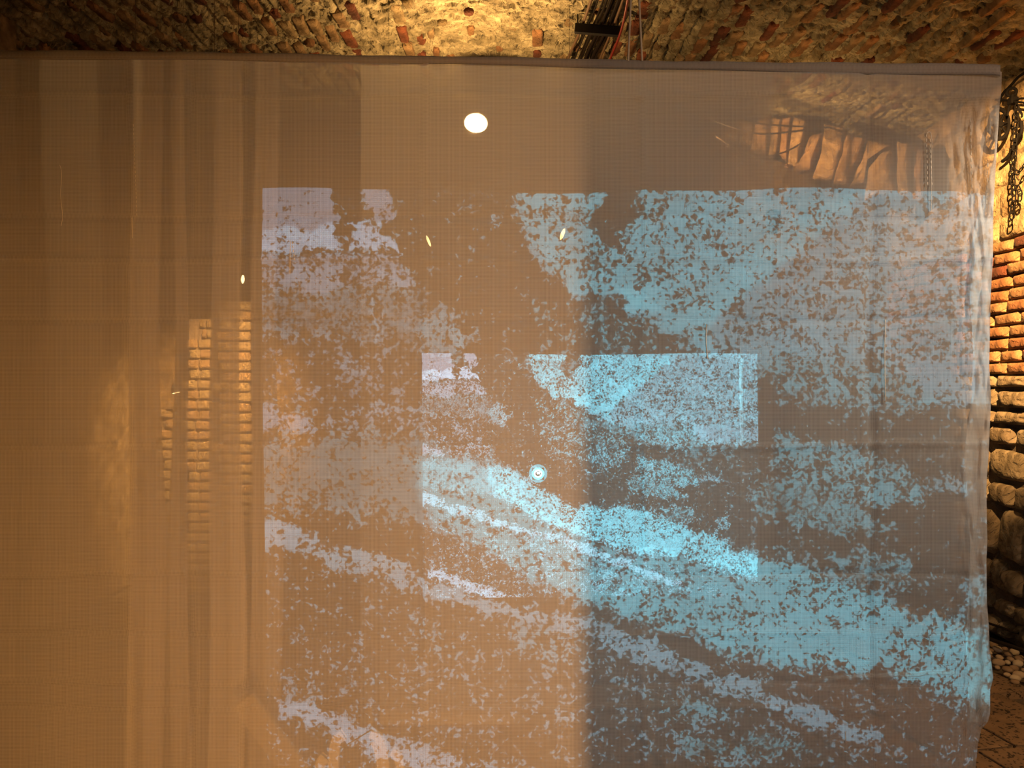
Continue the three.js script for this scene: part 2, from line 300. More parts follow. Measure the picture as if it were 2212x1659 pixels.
spotLamp('spotlight', 'unseen up-turned can lamp below and left of the round spotlight, placed to light the vault', { pos: new THREE.Vector3(-0.3, 3.02, -4.72), dir: new THREE.Vector3(0, 1, 0.02), size: 0.05, color: WARM, glowK: 5, power: POWER.unseenUpLamp, angle: 1.4, penumbra: 0.85, soft: 1.2, hang: 'back' });
const alp = at(1520, 282, 4.9);
spotLamp('spotlight', 'bright spotlight seen nearly edge-on beside the stone arch', { pos: alp, dir: new THREE.Vector3(0.95, -0.22, 0.03), size: 0.085, color: WARM, glowK: 26, power: POWER.archLamp, beam: new THREE.Vector3(0.76, -0.1, -0.52), angle: 0.74, penumbra: 0.8, soft: 1.2, hang: 'back' });
spotLamp('spotlight', 'small dim disc put in for a reflection, left of the bright edge-on spotlight', { pos: at(1463, 250, 5.95), dir: new THREE.Vector3(0.95, -0.25, 0.0), size: 0.06, glowK: 1.6, hang: 'back' });  // glowing disc put in for a reflection of the edge-on lamp
spotLamp('spotlight', 'small lit spotlight below and left of the round one, leaning left', { pos: at(928, 520, 5.95), dir: new THREE.Vector3(-0.9, -0.42, 0.3), size: 0.05, glowK: 9, hang: 'back' });
spotLamp('spotlight', 'small lit spotlight right of the niche, leaning right', { pos: at(1213, 505, 5.95), dir: new THREE.Vector3(0.88, -0.42, 0.34), size: 0.05, glowK: 9, hang: 'back' });
spotLamp('spotlight', 'small bright glinting disc over the brick pillars', { pos: at(522, 603, 5.6), dir: new THREE.Vector3(0.97, -0.1, 0.1), size: 0.034, length: 0.08, glowK: 8, hang: 'back' });  // small bright spot, built as a glowing disc in a can
spotLamp('spotlight', 'tiny tilted bright disc low between the hanging strips', { pos: at(380, 846, 5.6), dir: new THREE.Vector3(0.3, -0.94, 0.14), size: 0.03, length: 0.06, glowK: 7, hang: 'back' });  // tiny bright spot, built the same way
const lampAt = (x, y, z, tx, ty, tz) => ({ pos: new THREE.Vector3(x, y, z), dir: new THREE.Vector3(tx - x, ty - y, tz - z) });
spotLamp('spotlight', 'spotlight outside the picture that grazes the right-hand wall', { ...lampAt(1.95, 3.3, -2.65, 3.06, 2.38, -4.5), size: 0.05, color: WARM, glowK: 6, power: POWER.unseenWallLamp, angle: 0.5, penumbra: 0.55, soft: 0.3, flap: true });
spotLamp('spotlight', 'spotlight outside the picture that grazes the crumpled sheet edge', { ...lampAt(2.4, 2.9, -1.72, 1.47, 1.95, -2.3), size: 0.05, color: PALE, glowK: 6, power: POWER.unseenEdgeLamp, angle: 0.38, penumbra: 0.9, soft: 1 });
spotLamp('spotlight', 'added up-turned fill lamp behind the right half of the sheet', { pos: new THREE.Vector3(1.75, 2.75, -5.0), dir: new THREE.Vector3(0, 1, 0.1), size: 0.045, color: WARM, glowK: 4, power: POWER.vaultFillLamp, angle: 1.4, penumbra: 0.8, hang: 'back' });
spotLamp('spotlight', 'added fill lamp outside the picture pointing at the foot of the right-hand wall', { ...lampAt(2.5, 2.7, -1.5, 2.45, 0.0, -3.7), size: 0.045, color: WARM, glowK: 4, power: POWER.floorFillLamp, angle: 0.42, penumbra: 1, soft: 2 });
spotLamp('spotlight', 'unseen flood lamp on a floor stand behind the viewer, placed to light the near sheet', { ...lampAt(0.95, 0.45, 2.3, -0.34, 0.7, -2.3), size: 0.06, color: AMBER, glowK: 6, power: POWER.unseenFloodLamp, angle: 0.455, penumbra: 1, soft: 0.9, hang: 'floor' });
spotLamp('spotlight', 'added fill lamp under the vault at the right behind the viewer', { ...lampAt(1.95, 3.0, 1.1, 1.05, 1.3, -2.3), size: 0.07, color: NEUTRAL, glowK: 4, power: POWER.roomFillLamp, angle: 0.62, penumbra: 1, soft: 4 });
spotLamp('spotlight', 'unseen lamp high on the left, placed to light the brick pillars', { ...lampAt(-1.62, 2.75, -4.4, -2.3, 1.5, -5.75), size: 0.04, color: WARM, glowK: 2, power: POWER.unseenPillarLamp, angle: 0.42, penumbra: 0.9, soft: 1, hang: 'back' });

// ------------------------------------------------------------------ projector and the slide it throws
const PROJ = at(1162, 1022, 5.6), D1 = 2.3;
{
  const p = thing('projector', 'video projector with a glowing cyan-white lens behind the sheets', 'projector', PROJ.toArray());
  const body = new RoundedBoxGeometry(0.42, 0.16, 0.34, 3, 0.02); body.translate(0.06, -0.01, -0.24); part('housing', body, M.lampBody, p);
  const barrel = new THREE.LatheGeometry([[0.0, -0.08], [0.068, -0.08], [0.074, -0.03], [0.074, 0.025], [0.069, 0.025], [0.068, 0.0]].map((q) => new THREE.Vector2(...q)), 32); barrel.rotateX(Math.PI / 2); part('lens_barrel', barrel, M.black, p);
  const DL = 0.002, S = 0.03, k = (S - DL) / (5.6 - D1 - DL), a = at(560, 396, D1).sub(PROJ), b = at(2304, 1664, D1).sub(PROJ);
  const core = new THREE.CylinderGeometry(0.02, 0.02, 0.004, 32); core.rotateX(Math.PI / 2); core.translate(0, 0, -0.004); part('lens_core', core, glow([0.6, 0.97, 1], 400), p);
  const rings = (r0, r1, z0, z1) => { const g = new THREE.LatheGeometry([[r0, z0], [r1, z1], [r1, z1 - 0.002], [r0, z0 - 0.002], [r0, z0]].map((q) => new THREE.Vector2(...q)), 40); g.rotateX(Math.PI / 2); return g; };
  part('lens_glow_ring', rings(0.0205, 0.03, 0.0335, 0.033), glow([0.35, 0.95, 1], 22), p);  // glowing ring added round the lens opening to widen its glare
  part('lens_halo', rings(0.03, 0.045, 0.033, 0.031), glow([0.05, 0.85, 1], 13), p);  // emissive rings, fading outward, stand in for the halo round the lens
  part('lens_halo_001', rings(0.045, 0.068, 0.031, 0.026), glow([0.02, 0.72, 1], 2.6), p);
  const x0 = a.x * k, x1 = b.x * k, y1 = a.y * k, y0 = b.y * k;
  const pane = new THREE.PlaneGeometry(x1 - x0, y1 - y0); pane.translate((x0 + x1) / 2, (y0 + y1) / 2, S);
  const slide = new THREE.MeshPhysicalMaterial({ transmission: 1, thickness: 0, roughness: 0, ior: 1.5, specularIntensity: 0, map: slideTexture(), side: THREE.DoubleSide }); slide.color.setRGB(1, 1, 1);
  part('slide', pane, slide, p);
  const frame = new THREE.Shape([[-0.045, -0.045], [0.045, -0.045], [0.045, 0.045], [-0.045, 0.045]].map((q) => new THREE.Vector2(...q)));
  frame.holes.push(new THREE.Path([[x0, y0], [x0, y1], [x1, y1], [x1, y0]].map((q) => new THREE.Vector2(...q))));
  const fg = new THREE.ExtrudeGeometry(frame, { depth: 0.001, bevelEnabled: false }); fg.translate(0, 0, S - 0.0005); part('slide_frame', fg, M.black, p);
  part('slide_arm', box(0.01, 0.01, S + 0.06, 0.042, -0.042, S / 2 - 0.03), M.black, p);
  const l = new THREE.SpotLight(new THREE.Color().setRGB(...CYAN), POWER.projector, 0, 0.62, 0.05, 2);
  l.position.set(0, 0, DL); l.target.position.set(0.003, 0.001, 1); l.shadow.radius = 0.0005; p.add(l, l.target);
  const t = thing('pedestal', 'dark pedestal carrying the projector', 'pedestal', [PROJ.x + 0.06, 0, PROJ.z - 0.24]);
  part('column', box(0.3, PROJ.y - 0.13, 0.26, 0, (PROJ.y - 0.13) / 2, 0), M.black, t);
  part('top_plate', box(0.46, 0.03, 0.38, 0, PROJ.y - 0.118, 0), M.black, t);
}
function slideTexture() {
  // the projected picture: pale lichen-like blotches; [lit share, brightness, lavender tint, edge softness, outline]
  const regions = [
    [0.10, 0.5, 0.5, 60, [574, 1190, 1000, 1270, 1500, 1420, 2308, 1600, 2308, 1690, 574, 1690]],
    [0.30, 0.5, 0.1, 60, [1150, 770, 1660, 770, 1660, 980, 1500, 1010, 1250, 940]],
    [0.74, 0.80, 0.05, 14, [1125, 395, 1310, 395, 2400, 395, 2400, 700, 2000, 905, 1800, 880, 1640, 800, 1560, 775, 1500, 750, 1430, 690, 1330, 655, 1240, 640, 1190, 560, 1130, 480]],
    [0.82, 0.88, 0.0, 14, [1840, 396, 1925, 396, 1650, 615, 1500, 730, 1450, 690]],
    [0.70, 0.60, 0.3, 9, [1928, 396, 2400, 395, 2400, 880, 1900, 880, 1640, 800, 1500, 745, 1660, 618]],
    [0.97, 0.95, 0.15, 4, [2194, 396, 2212, 396, 2214, 700, 2196, 700]],
    [0.84, 0.75, 0.2, 20, [1500, 400, 2400, 400, 2400, 440, 1500, 430]],
    [0.72, 0.8, 0.0, 30, [1180, 560, 1480, 590, 1560, 760, 1430, 690, 1330, 655, 1240, 640]],
    [0.95, 1.0, 0.0, 10, [1330, 640, 1390, 640, 1450, 680, 1430, 690, 1370, 672]],
    [0.02, 0.8, 0.0, 8, [1318, 425, 1378, 415, 1376, 465, 1352, 505, 1345, 545, 1310, 540, 1296, 470]],
    [0.12, 0.6, 0.0, 14, [1160, 650, 1330, 668, 1420, 702, 1490, 750, 1400, 765, 1165, 760]],
    [0.95, 0.50, 1.0, 6, [500, 380, 730, 385, 735, 440, 745, 490, 740, 505, 560, 532, 500, 520]],
    [0.88, 0.55, 1.0, 7, [798, 385, 858, 385, 862, 470, 875, 480, 860, 500, 805, 495]],
    [0.92, 1.0, 0.85, 7, [500, 512, 600, 522, 690, 510, 770, 495, 830, 498, 858, 530, 886, 556, 500, 558]],
    [0.05, 0.6, 0.5, 8, [745, 496, 770, 492, 775, 560, 748, 560]],
    [0.55, 0.55, 0.85, 10, [500, 562, 880, 562, 905, 626, 760, 640, 630, 636, 500, 620]],
    [0.85, 0.6, 0.85, 12, [635, 602, 750, 598, 765, 632, 640, 636]],
    [0.82, 0.7, 0.8, 10, [815, 598, 850, 600, 905, 622, 880, 630, 825, 626]],
    [0.5, 0.32, 0.45, 20, [500, 642, 920, 642, 1010, 700, 1032, 735, 1000, 772, 900, 782, 740, 742, 500, 720]],
    [0.9, 0.6, 0.5, 4, [814, 648, 826, 648, 828, 742, 818, 742]],
    [0.8, 0.5, 0.5, 4, [838, 655, 846, 655, 846, 752, 840, 752]],
    [0.88, 0.62, 0.3, 10, [985, 688, 1010, 700, 1026, 720, 1018, 760, 990, 772]],
    [0.6, 0.5, 0.3, 14, [912, 690, 985, 690, 985, 772, 912, 768]],
    [0.16, 0.4, 0.7, 30, [500, 735, 915, 760, 915, 880, 500, 870]],
    [0.6, 0.5, 0.7, 8, [733, 788, 820, 806, 820, 816, 745, 812]],
    [0.9, 0.55, 0.8, 9, [500, 868, 620, 895, 692, 905, 700, 936, 500, 938]],
    [0.42, 0.5, 0.7, 12, [700, 885, 930, 885, 930, 936, 700, 936]],
    [0.85, 0.26, 0.15, 34, [500, 985, 740, 955, 930, 950, 1010, 1000, 1130, 1060, 1130, 1160, 960, 1150, 760, 1092, 690, 1102, 600, 1088, 500, 1080]],
    [0.78, 0.85, 0.0, 22, [900, 1000, 1014, 1003, 1150, 1080, 1371, 1205, 1560, 1205, 1680, 1200, 1790, 1240, 1900, 1285, 1965, 1328, 2060, 1333, 2130, 1375, 2160, 1420, 2400, 1460, 2400, 1600, 1990, 1490, 1900, 1448, 1700, 1452, 1560, 1408, 1400, 1352, 1250, 1300, 1100, 1230, 950, 1140]],
    [0.93, 0.9, 0.0, 26, [1560, 1350, 1900, 1350, 1900, 1430, 1700, 1425]],
    [0.75, 0.62, 0.5, 8, [575, 1128, 640, 1133, 700, 1160, 750, 1178, 860, 1215, 960, 1252, 1060, 1292, 1290, 1352, 1450, 1408, 1640, 1482, 1800, 1552, 1910, 1585, 1880, 1600, 1760, 1572, 1600, 1512, 1440, 1462, 1290, 1402, 1100, 1330, 950, 1300, 830, 1252, 720, 1232, 650, 1192, 575, 1187]],
    [0.9, 0.7, 0.55, 8, [500, 1125, 640, 1140, 690, 1180, 600, 1178, 500, 1170]],
    [0.8, 0.7, 0.7, 7, [604, 1514, 660, 1518, 780, 1558, 900, 1598, 1000, 1636, 1120, 1690, 960, 1690, 880, 1650, 760, 1600, 650, 1560, 610, 1550]],
    [0.35, 0.55, 0.2, 16, [1400, 1510, 1560, 1520, 1580, 1570, 1440, 1565]],
    [0.5, 0.5, 0.1, 18, [1480, 1600, 1700, 1590, 1800, 1640, 1500, 1650]],
    [0.28, 0.55, 0.3, 14, [900, 1330, 1010, 1360, 1000, 1430, 900, 1420]],
    [0.4, 0.55, 0.3, 14, [1120, 1350, 1290, 1390, 1290, 1450, 1130, 1430]],
    [0.6, 0.55, 0.1, 26, [1650, 775, 1960, 790, 1990, 900, 1800, 900, 1660, 850]],
    [0.04, 0.5, 0.2, 20, [1640, 850, 1780, 880, 2100, 915, 2400, 930, 2400, 1020, 2000, 1020, 1780, 960, 1640, 990]],
    [0.92, 0.55, 0.45, 12, [1980, 795, 2400, 795, 2400, 860, 1990, 850]],
    [0.58, 0.62, 0.05, 13, [1670, 955, 1780, 966, 1960, 1010, 2010, 1080, 1900, 1100, 1760, 1082, 1680, 1020]],
    [0.48, 0.58, 0.05, 13, [1640, 1030, 1760, 1060, 1880, 1115, 1930, 1140, 1900, 1165, 1780, 1150, 1640, 1120]],
    [0.5, 0.6, 0.1, 14, [1785, 1190, 1960, 1215, 1970, 1275, 1840, 1262]],
    [0.6, 0.5, 0.3, 10, [1995, 1035, 2120, 1045, 2120, 1075, 2000, 1072]],
    [0.65, 0.55, 0.2, 10, [2070, 1268, 2140, 1262, 2140, 1325, 2075, 1312]],
    [0.5, 0.6, 0.2, 8, [1065, 478, 1105, 480, 1105, 502, 1068, 500]],
  ];
  const X0 = 574, Y0 = 405, XW = 2308 - 574, YH = 1668 - 405, gw = 434, gh = 316, field = new Float32Array(gw * gh * 3);
  const dist = (x, y, p) => { // signed distance to the outline, positive inside
    let best = 1e9, inside = false; const n = p.length / 2;
    for (let i = 0, j = n - 1; i < n; j = i++) {
      const ax = p[2 * j], ay = p[2 * j + 1], bx = p[2 * i], by = p[2 * i + 1], ex = bx - ax, ey = by - ay, t = clamp(((x - ax) * ex + (y - ay) * ey) / (ex * ex + ey * ey), 0, 1), dx = x - ax - t * ex, dy = y - ay - t * ey;
      best = Math.min(best, dx * dx + dy * dy);
      if ((ay > y) !== (by > y) && x < ex * (y - ay) / ey + ax) inside = !inside;
    }
    return inside ? Math.sqrt(best) : -Math.sqrt(best);
  };
  for (let j = 0; j < gh; j++) for (let i = 0; i < gw; i++) { const o = (j * gw + i) * 3; field[o] = 0.03; field[o + 1] = 0.5; field[o + 2] = 0.3; }
  for (const [d, b, h, soft, p] of regions) {
    let ax = 1e9, bx = -1e9, ay = 1e9, by = -1e9; for (let i = 0; i < p.length; i += 2) { ax = Math.min(ax, p[i]); bx = Math.max(bx, p[i]); ay = Math.min(ay, p[i + 1]); by = Math.max(by, p[i + 1]); }
    for (let j = 0; j < gh; j++) { const y = Y0 + (j + 0.5) / gh * YH; if (y < ay - soft || y > by + soft) continue;
      for (let i = 0; i < gw; i++) { const x = X0 + (i + 0.5) / gw * XW; if (x < ax - soft || x > bx + soft) continue;
        const w = smooth(-soft, soft, dist(x, y, p)); if (!w) continue; const o = (j * gw + i) * 3; field[o] = lerp(field[o], d, w); field[o + 1] = lerp(field[o + 1], b, w); field[o + 2] = lerp(field[o + 2], h, w); } }
  }
  const get = (x, y, c) => { const fx = clamp((x - X0) / XW * gw - 0.5, 0, gw - 1.001), fy = clamp((y - Y0) / YH * gh - 0.5, 0, gh - 1.001), ix = Math.floor(fx), iy = Math.floor(fy), tx = fx - ix, ty = fy - iy, o = (iy * gw + ix) * 3 + c; return lerp(lerp(field[o], field[o + 3], tx), lerp(field[o + gw * 3], field[o + gw * 3 + 3], tx), ty); };
  const w = 2048, h = 1492, data = new Uint8Array(w * h * 4), toS = (c) => Math.round(255 * (c <= 0.0031308 ? 12.92 * c : 1.055 * Math.pow(c, 1 / 2.4) - 0.055));
  const rot = (x, y, a, f) => vnoise((x * Math.cos(a) - y * Math.sin(a)) / f + a * 40, (x * Math.sin(a) + y * Math.cos(a)) / f + a * 70);
  const blotch = (x, y) => 0.2 * rot(x, y, 0.4, 7) + 0.22 * rot(x, y, 1.3, 5) + 0.2 * rot(x, y, 2.2, 3.8) + 0.2 * rot(x, y, 0.8, 26) + 0.12 * rot(x, y, 2.7, 2.6) + 0.06 * rot(x, y, 1.8, 1.9);
  const spots = (x, y, f) => { // distance to the nearest scattered point, so that blotches come out as separate rounded spots
    const X = x / f, Y = y / f, ix = Math.floor(X), iy = Math.floor(Y); let best = 9;
    for (let b = -1; b <= 1; b++) for (let a = -1; a <= 1; a++) { const k = ((Math.imul(ix + a, 73856093) ^ Math.imul(iy + b, 19349663)) >>> 3) & 65535, dx = ix + a + PERM[k] - X, dy = iy + b + PERM[(k + 7777) & 65535] - Y, q = (dx * dx + dy * dy) * (0.5 + 1.2 * PERM[(k + 33333) & 65535]); if (q < best) best = q; }
    return Math.min(1, Math.sqrt(best));
  };
  const both = (x, y) => { const n = blotch(x, y), p = 0.55 * spots(x, y, 17) + 0.45 * spots(x + 500, y, 9); return [0.42 * p + n, 0.42 * (1 - p) + n]; };
  const qa = [], qb = []; for (let k = 0; k <= 4000; k++) { const [a, b] = both(rand(0, 5000), rand(0, 5000)); qa.push(a); qb.push(b); } qa.sort((a, b) => a - b); qb.sort((a, b) => a - b);
  for (let j = 0; j < h; j++) for (let i = 0; i < w; i++) {
    const x = X0 + (i + 0.5) / w * XW, y = Y0 + (1 - (j + 0.5) / h) * YH;
    const wx = x + 26 * (vnoise(x / 34, y / 34) - 0.5) + 14 * (vnoise(x / 11 + 50, y / 11) - 0.5), wy = y + 26 * (vnoise(x / 34 + 90, y / 34 + 9) - 0.5) + 14 * (vnoise(x / 11, y / 11 + 70) - 0.5);
    const d = get(wx, wy, 0), b = get(wx, wy, 1), t = get(wx, wy, 2);
    const [nA, nB] = both(x + 5 * (vnoise(x / 7 + 3, y / 7) - 0.5), y + 5 * (vnoise(x / 7, y / 7 + 44) - 0.5)), pickA = smooth(0.4, 0.6, d);
    const qi = Math.round(clamp(1 - d, 0, 1) * 4000), edgeAt = (n, th) => 0.66 * smooth(th - 0.05, th + 0.06, n) + 0.34 * smooth(th - 0.16, th + 0.2, n), lit = lerp(edgeAt(nB, qb[qi]), edgeAt(nA, qa[qi]), pickA);
    const fade = 0.8 + 0.4 * fbm(x / 60, y / 40, 3), v = 0.012 + lit * b * fade * 0.95, o = (j * w + i) * 4;
    data[o] = toS(clamp(v * lerp(0.32, 0.95, t), 0, 1)); data[o + 1] = toS(clamp(v * lerp(0.86, 0.80, t), 0, 1)); data[o + 2] = toS(clamp(v * lerp(1.0, 1.0, t), 0, 1)); data[o + 3] = 255;
  }
  const tx = new THREE.DataTexture(data, w, h, THREE.RGBAFormat); tx.colorSpace = THREE.SRGBColorSpace; tx.magFilter = THREE.LinearFilter; tx.minFilter = THREE.LinearFilter; tx.needsUpdate = true; return tx;
}

// ------------------------------------------------------------------ the hanging sheets
const crease = (x, c, w) => { const t = Math.abs(x - c) / w; return t < 1 ? (1 - t) * (1 - t) : 0; };
const topEdge = curve([[-200, 106], [0, 108], [270, 110], [560, 114], [870, 121], [1000, 121], [1230, 126], [1400, 131], [1620, 134], [1800, 135], [2000, 137], [2150, 138], [2166, 141]]);
const rightEdge = curve([[138, 2160], [150, 2164], [200, 2163], [220, 2160], [300, 2155], [380, 2150], [450, 2146], [560, 2145], [640, 2140], [700, 2139], [790, 2137], [860, 2141], [930, 2138], [980, 2136], [1030, 2132], [1060, 2131], [1130, 2132], [1170, 2133], [1210, 2131], [1300, 2132], [1350, 2136], [1400, 2138], [1440, 2143], [1465, 2146], [1490, 2139], [1540, 2139], [1560, 2134], [1575, 2120], [1590, 2117], [1610, 2112], [1659, 2108], [1760, 2100], [1860, 2095]]);
const foldX = [285, 415, 530, 915, 1275, 1392, 1880], foldY = [205, 470, 560, 690, 962, 1240, 1370, 1475, 1530];
function sheetDepth(px, py) { // how the near sheet hangs: shallow pleats, the creases of its folding, a crumpled selvage
  let d = 0.012 * Math.sin(px / 170 + 0.6 * Math.sin(py / 300)) + 0.006 * Math.sin(px / 61 + py / 400) * smooth(100, 500, py) + 0.012 * (fbm(px / 240, py / 380, 3) - 0.5);
  for (const [i, c] of foldX.entries()) d += (i % 2 ? -1 : 1) * 0.008 * crease(px + 6 * Math.sin(py / 90 + i), c, 16);
  for (const [i, c] of foldY.entries()) d += (i % 2 ? 1 : -1) * 0.0055 * crease(py + 4 * Math.sin(px / 120 + i), c, 14);
  const e = smooth(2030, 2120, px) * smooth(200, 260, py);
  if (e > 0) {
    const q = fbm(px / 26 + 0.5 * vnoise(px / 60, py / 90), py / 110, 3), ridge = 1 - Math.abs(2 * q - 1), q2 = 1 - Math.abs(2 * fbm(px / 40 + 8, py / 50, 2) - 1);
    d += e * (0.034 * (ridge - 0.5) + 0.016 * (q2 - 0.5)) * (0.45 + 0.8 * smooth(700, 260, py) + 0.4 * smooth(1250, 1480, py));
  }
  return D1 + d;
}
const clothNear = clothMaterial([0.80, 0.79, 0.76], 0.71, 0.5);
const clothHemShaded = clothMaterial([0.54, 0.50, 0.46], 0.97, 0.3);  // weaker light on the hem is put into this darker cloth colour
const clothEdge = clothMaterial([0.86, 0.84, 0.79], 0.9, 0.45);
const clothFar = clothMaterial([0.82, 0.82, 0.80], 0.62, 0.6, { period: 0.004 });
const clothStrip = clothMaterial([0.60, 0.54, 0.46], 0.93, 0.4, { period: 0.005 });
{
  const s = thing('hanging_sheet', 'large near projection sheet of pale open-weave cloth with a rolled top hem', 'cloth');
  const cols = []; for (let x = -160; x < 2030; x += 9) cols.push([x, 0]); for (let k = 0; k <= 70; k++) cols.push([2030, k / 70]);
  const cx = (i, py) => cols[i][1] ? lerp(2030, rightEdge(py), cols[i][1]) : cols[i][0];
  const n = cols.length - 1, rows = 300;
  const g = grid(n, rows, (u, v) => { const i = Math.round(u * n); let py = lerp(0, 1, v); const px0 = cx(i, 300), top = topEdge(px0) + 16; py = lerp(top, 1846, v); const px = cx(i, py); return at(px, py, sheetDepth(px, py)); });
  part('sheet_cloth', g, clothNear, s);
  // the hem: a flattened sleeve folded over the top
  const hem = grid(300, 14, (u, v) => { const px = lerp(-160, 2161, u), t = topEdge(px), a = v * Math.PI * 2, h = 9.5 + 3.5 * smooth(1300, 2100, px) + 0.8 * Math.sin(px / 90), wob = 0.8 * Math.sin(px / 37) + 0.9 * (vnoise(px / 14, 3) - 0.5); return at(px, t + h + Math.cos(a) * h + (Math.cos(a) < 0 ? wob : 0), D1 - 0.004 - 0.013 * Math.sin(a)); }, (p) => [p.x, p.y]);
  part('top_hem', hem, clothHemShaded, s);
  // doubled selvage down the right edge
  const edge = grid(26, 260, (u, v) => { const py = lerp(228, 1560, v), r = rightEdge(py), wdt = lerp(10, 44, smooth(260, 620, py)) + 8 * Math.sin(py / 70), px = lerp(r - wdt, r - 0.5, u); return at(px, py, sheetDepth(px, py) + 0.006 + 0.004 * Math.sin(u * 7 + py / 40)); });
  part('folded_edge', edge, clothEdge, s);
  // loose threads and mended seams
  const th = (pts, r = 0.0011) => piece('thread', tube(pts.map(([x, y]) => at(x, y, sheetDepth(x, y) - 0.004)), r, 20, 5), M.thread, s);
  const dashes = (x0, y0, x1, y1, nn, r = 0.0012) => { const gs = []; for (let k = 0; k < nn; k++) { const a = k / nn, b = (k + 0.55) / nn; const p = [a, (a + b) / 2, b].map((t) => { const X = lerp(x0, x1, t), Y = lerp(y0, y1, t); return at(X, Y, sheetDepth(X, Y) - 0.004); }); gs.push(tube(p, r, 3, 5)); } piece('stitching', mergeGeometries(gs), M.thread, s); };
  dashes(2001, 300, 2004, 405, 9); dashes(2009, 300, 2013, 405, 9); th([[2013, 300], [2012, 380], [2012, 455]], 0.0008);
  th([[2000, 296], [2003, 287], [2008, 285], [2011, 290], [2012, 300]]);
  th([[129, 356], [133, 370], [131, 420], [135, 470], [132, 488]], 0.0007); dashes(288, 268, 296, 470, 22, 0.0007); th([[285, 470], [286, 515]], 0.0007);
  dashes(631, 522, 637, 566, 5); th([[627, 520], [626, 592]], 0.0007);
  th([[1526, 700], [1525, 735], [1528, 775]], 0.0018); th([[1912, 690], [1911, 780], [1913, 868]], 0.0014); th([[1826, 1580], [1827, 1604]], 0.0013);
  dashes(2100, 420, 2096, 250, 12, 0.0011); dashes(2131, 440, 2134, 345, 6, 0.0012);
  piece('crease_tape', grid(60, 2, (u, v) => { const px = lerp(1755, 2062, u), py = lerp(1462, 1446, u) + v * 9 + 3 * (vnoise(px / 20, 5) - 0.5); return at(px, py, sheetDepth(px, py) + 0.004); }), clothEdge, s);
}
{
  const s = thing('hanging_sheet', 'smaller second sheet hanging halfway between the near sheet and the projector', 'cloth');
  const D2 = 3.49, depth = (px, py) => D2 + 0.010 * Math.sin(px / 90) + 0.012 * (fbm(px / 150, py / 260, 3) - 0.5);
  part('sheet_cloth', grid(150, 150, (u, v) => { const px = lerp(780, 1672, u), py = lerp(142, 1566, v); return at(px, py, depth(px, py)); }), clothFar, s);
  for (const px of [840, 1230, 1620]) piece('hanging_line', tube([at(px, 146, D2), at(px, 80, D2), new THREE.Vector3((px - 1106) / F * D2, vaultY((px - 1106) / F * D2) + 0.06, -D2)], 0.0007, 6, 5), M.cableBrown, s);
  const strip = (pts, w) => piece('tape_strip', grid(40, 2, (u, v) => { const k = u * (pts.length - 1), i = Math.min(pts.length - 2, Math.floor(k)), t = k - i, a = pts[i], b = pts[i + 1], dx = b[0] - a[0], dy = b[1] - a[1], l = Math.hypot(dx, dy), px = lerp(a[0], b[0], t) - dy / l * w * (v - 0.5), py = lerp(a[1], b[1], t) + dx / l * w * (v - 0.5); return at(px, py, depth(px, py) + 0.003); }), clothEdge, s);
  strip([[1600, 750], [1602, 900], [1606, 1085]], 7);
}
// narrow strips of cloth hanging on the left, with gaps through which the lit pillars show
for (const [x0, x1, d, label] of [[283, 348, 2.7, 'leftmost narrow cloth strip, left of the short pillar'], [374, 402, 2.8, 'narrowest cloth strip, between the short and the tall lit pillar'], [458, 520, 2.75, 'narrow cloth strip between the tall lit pillar and the toothed one'], [547, 600, 2.8, 'narrow cloth strip right of the toothed pillar']]) {
  const s = thing('cloth_strip', label, 'cloth', [0, 0, 0]);
  part('strip_cloth', grid(24, 60, (u, v) => { const py = lerp(130, 829 + 1.6 / d * F - 4, v), px = lerp(x0, x1, u) + 5 * Math.sin(py / 160 + x0) + (u - 0.5) * 16 * smooth(700, 1300, py); return at(px, py, d + 0.016 * Math.sin(u * 9 + x0) + 0.01 * Math.sin(py / 120)); }), clothStrip, s);
  for (const t of [0.08, 0.92]) { const a = at(lerp(x0, x1, t) + 5 * Math.sin(130 / 160 + x0), 132, d); piece('hanging_line', tube([a, new THREE.Vector3(a.x, (a.y + vaultY(a.x)) / 2, a.z), new THREE.Vector3(a.x, vaultY(a.x) + 0.06, a.z)], 0.0007, 6, 5), M.cableBrown, s); }
}
{ // cord that carries the near sheet
  const s = thing('suspension_cord', 'pale cord in a narrow inverted V carrying the near sheet', 'cord');
  const apex = at(1372, -225, D1 - 0.01);
  part('cord', tube([at(1357, 132, D1 - 0.01), at(1363, -10, D1 - 0.01), apex], 0.0033, 12, 8), M.cord, s);
  part('cord_001', tube([at(1387, 132, D1 - 0.01), at(1380.5, -10, D1 - 0.01), apex], 0.0033, 12, 8), M.cord, s);
  part('cord_002', tube([apex, new THREE.Vector3(apex.x, (apex.y + 3.9) / 2, apex.z), new THREE.Vector3(apex.x, vaultY(apex.x) + 0.06, apex.z)], 0.0028, 12, 8), M.cord, s);
}

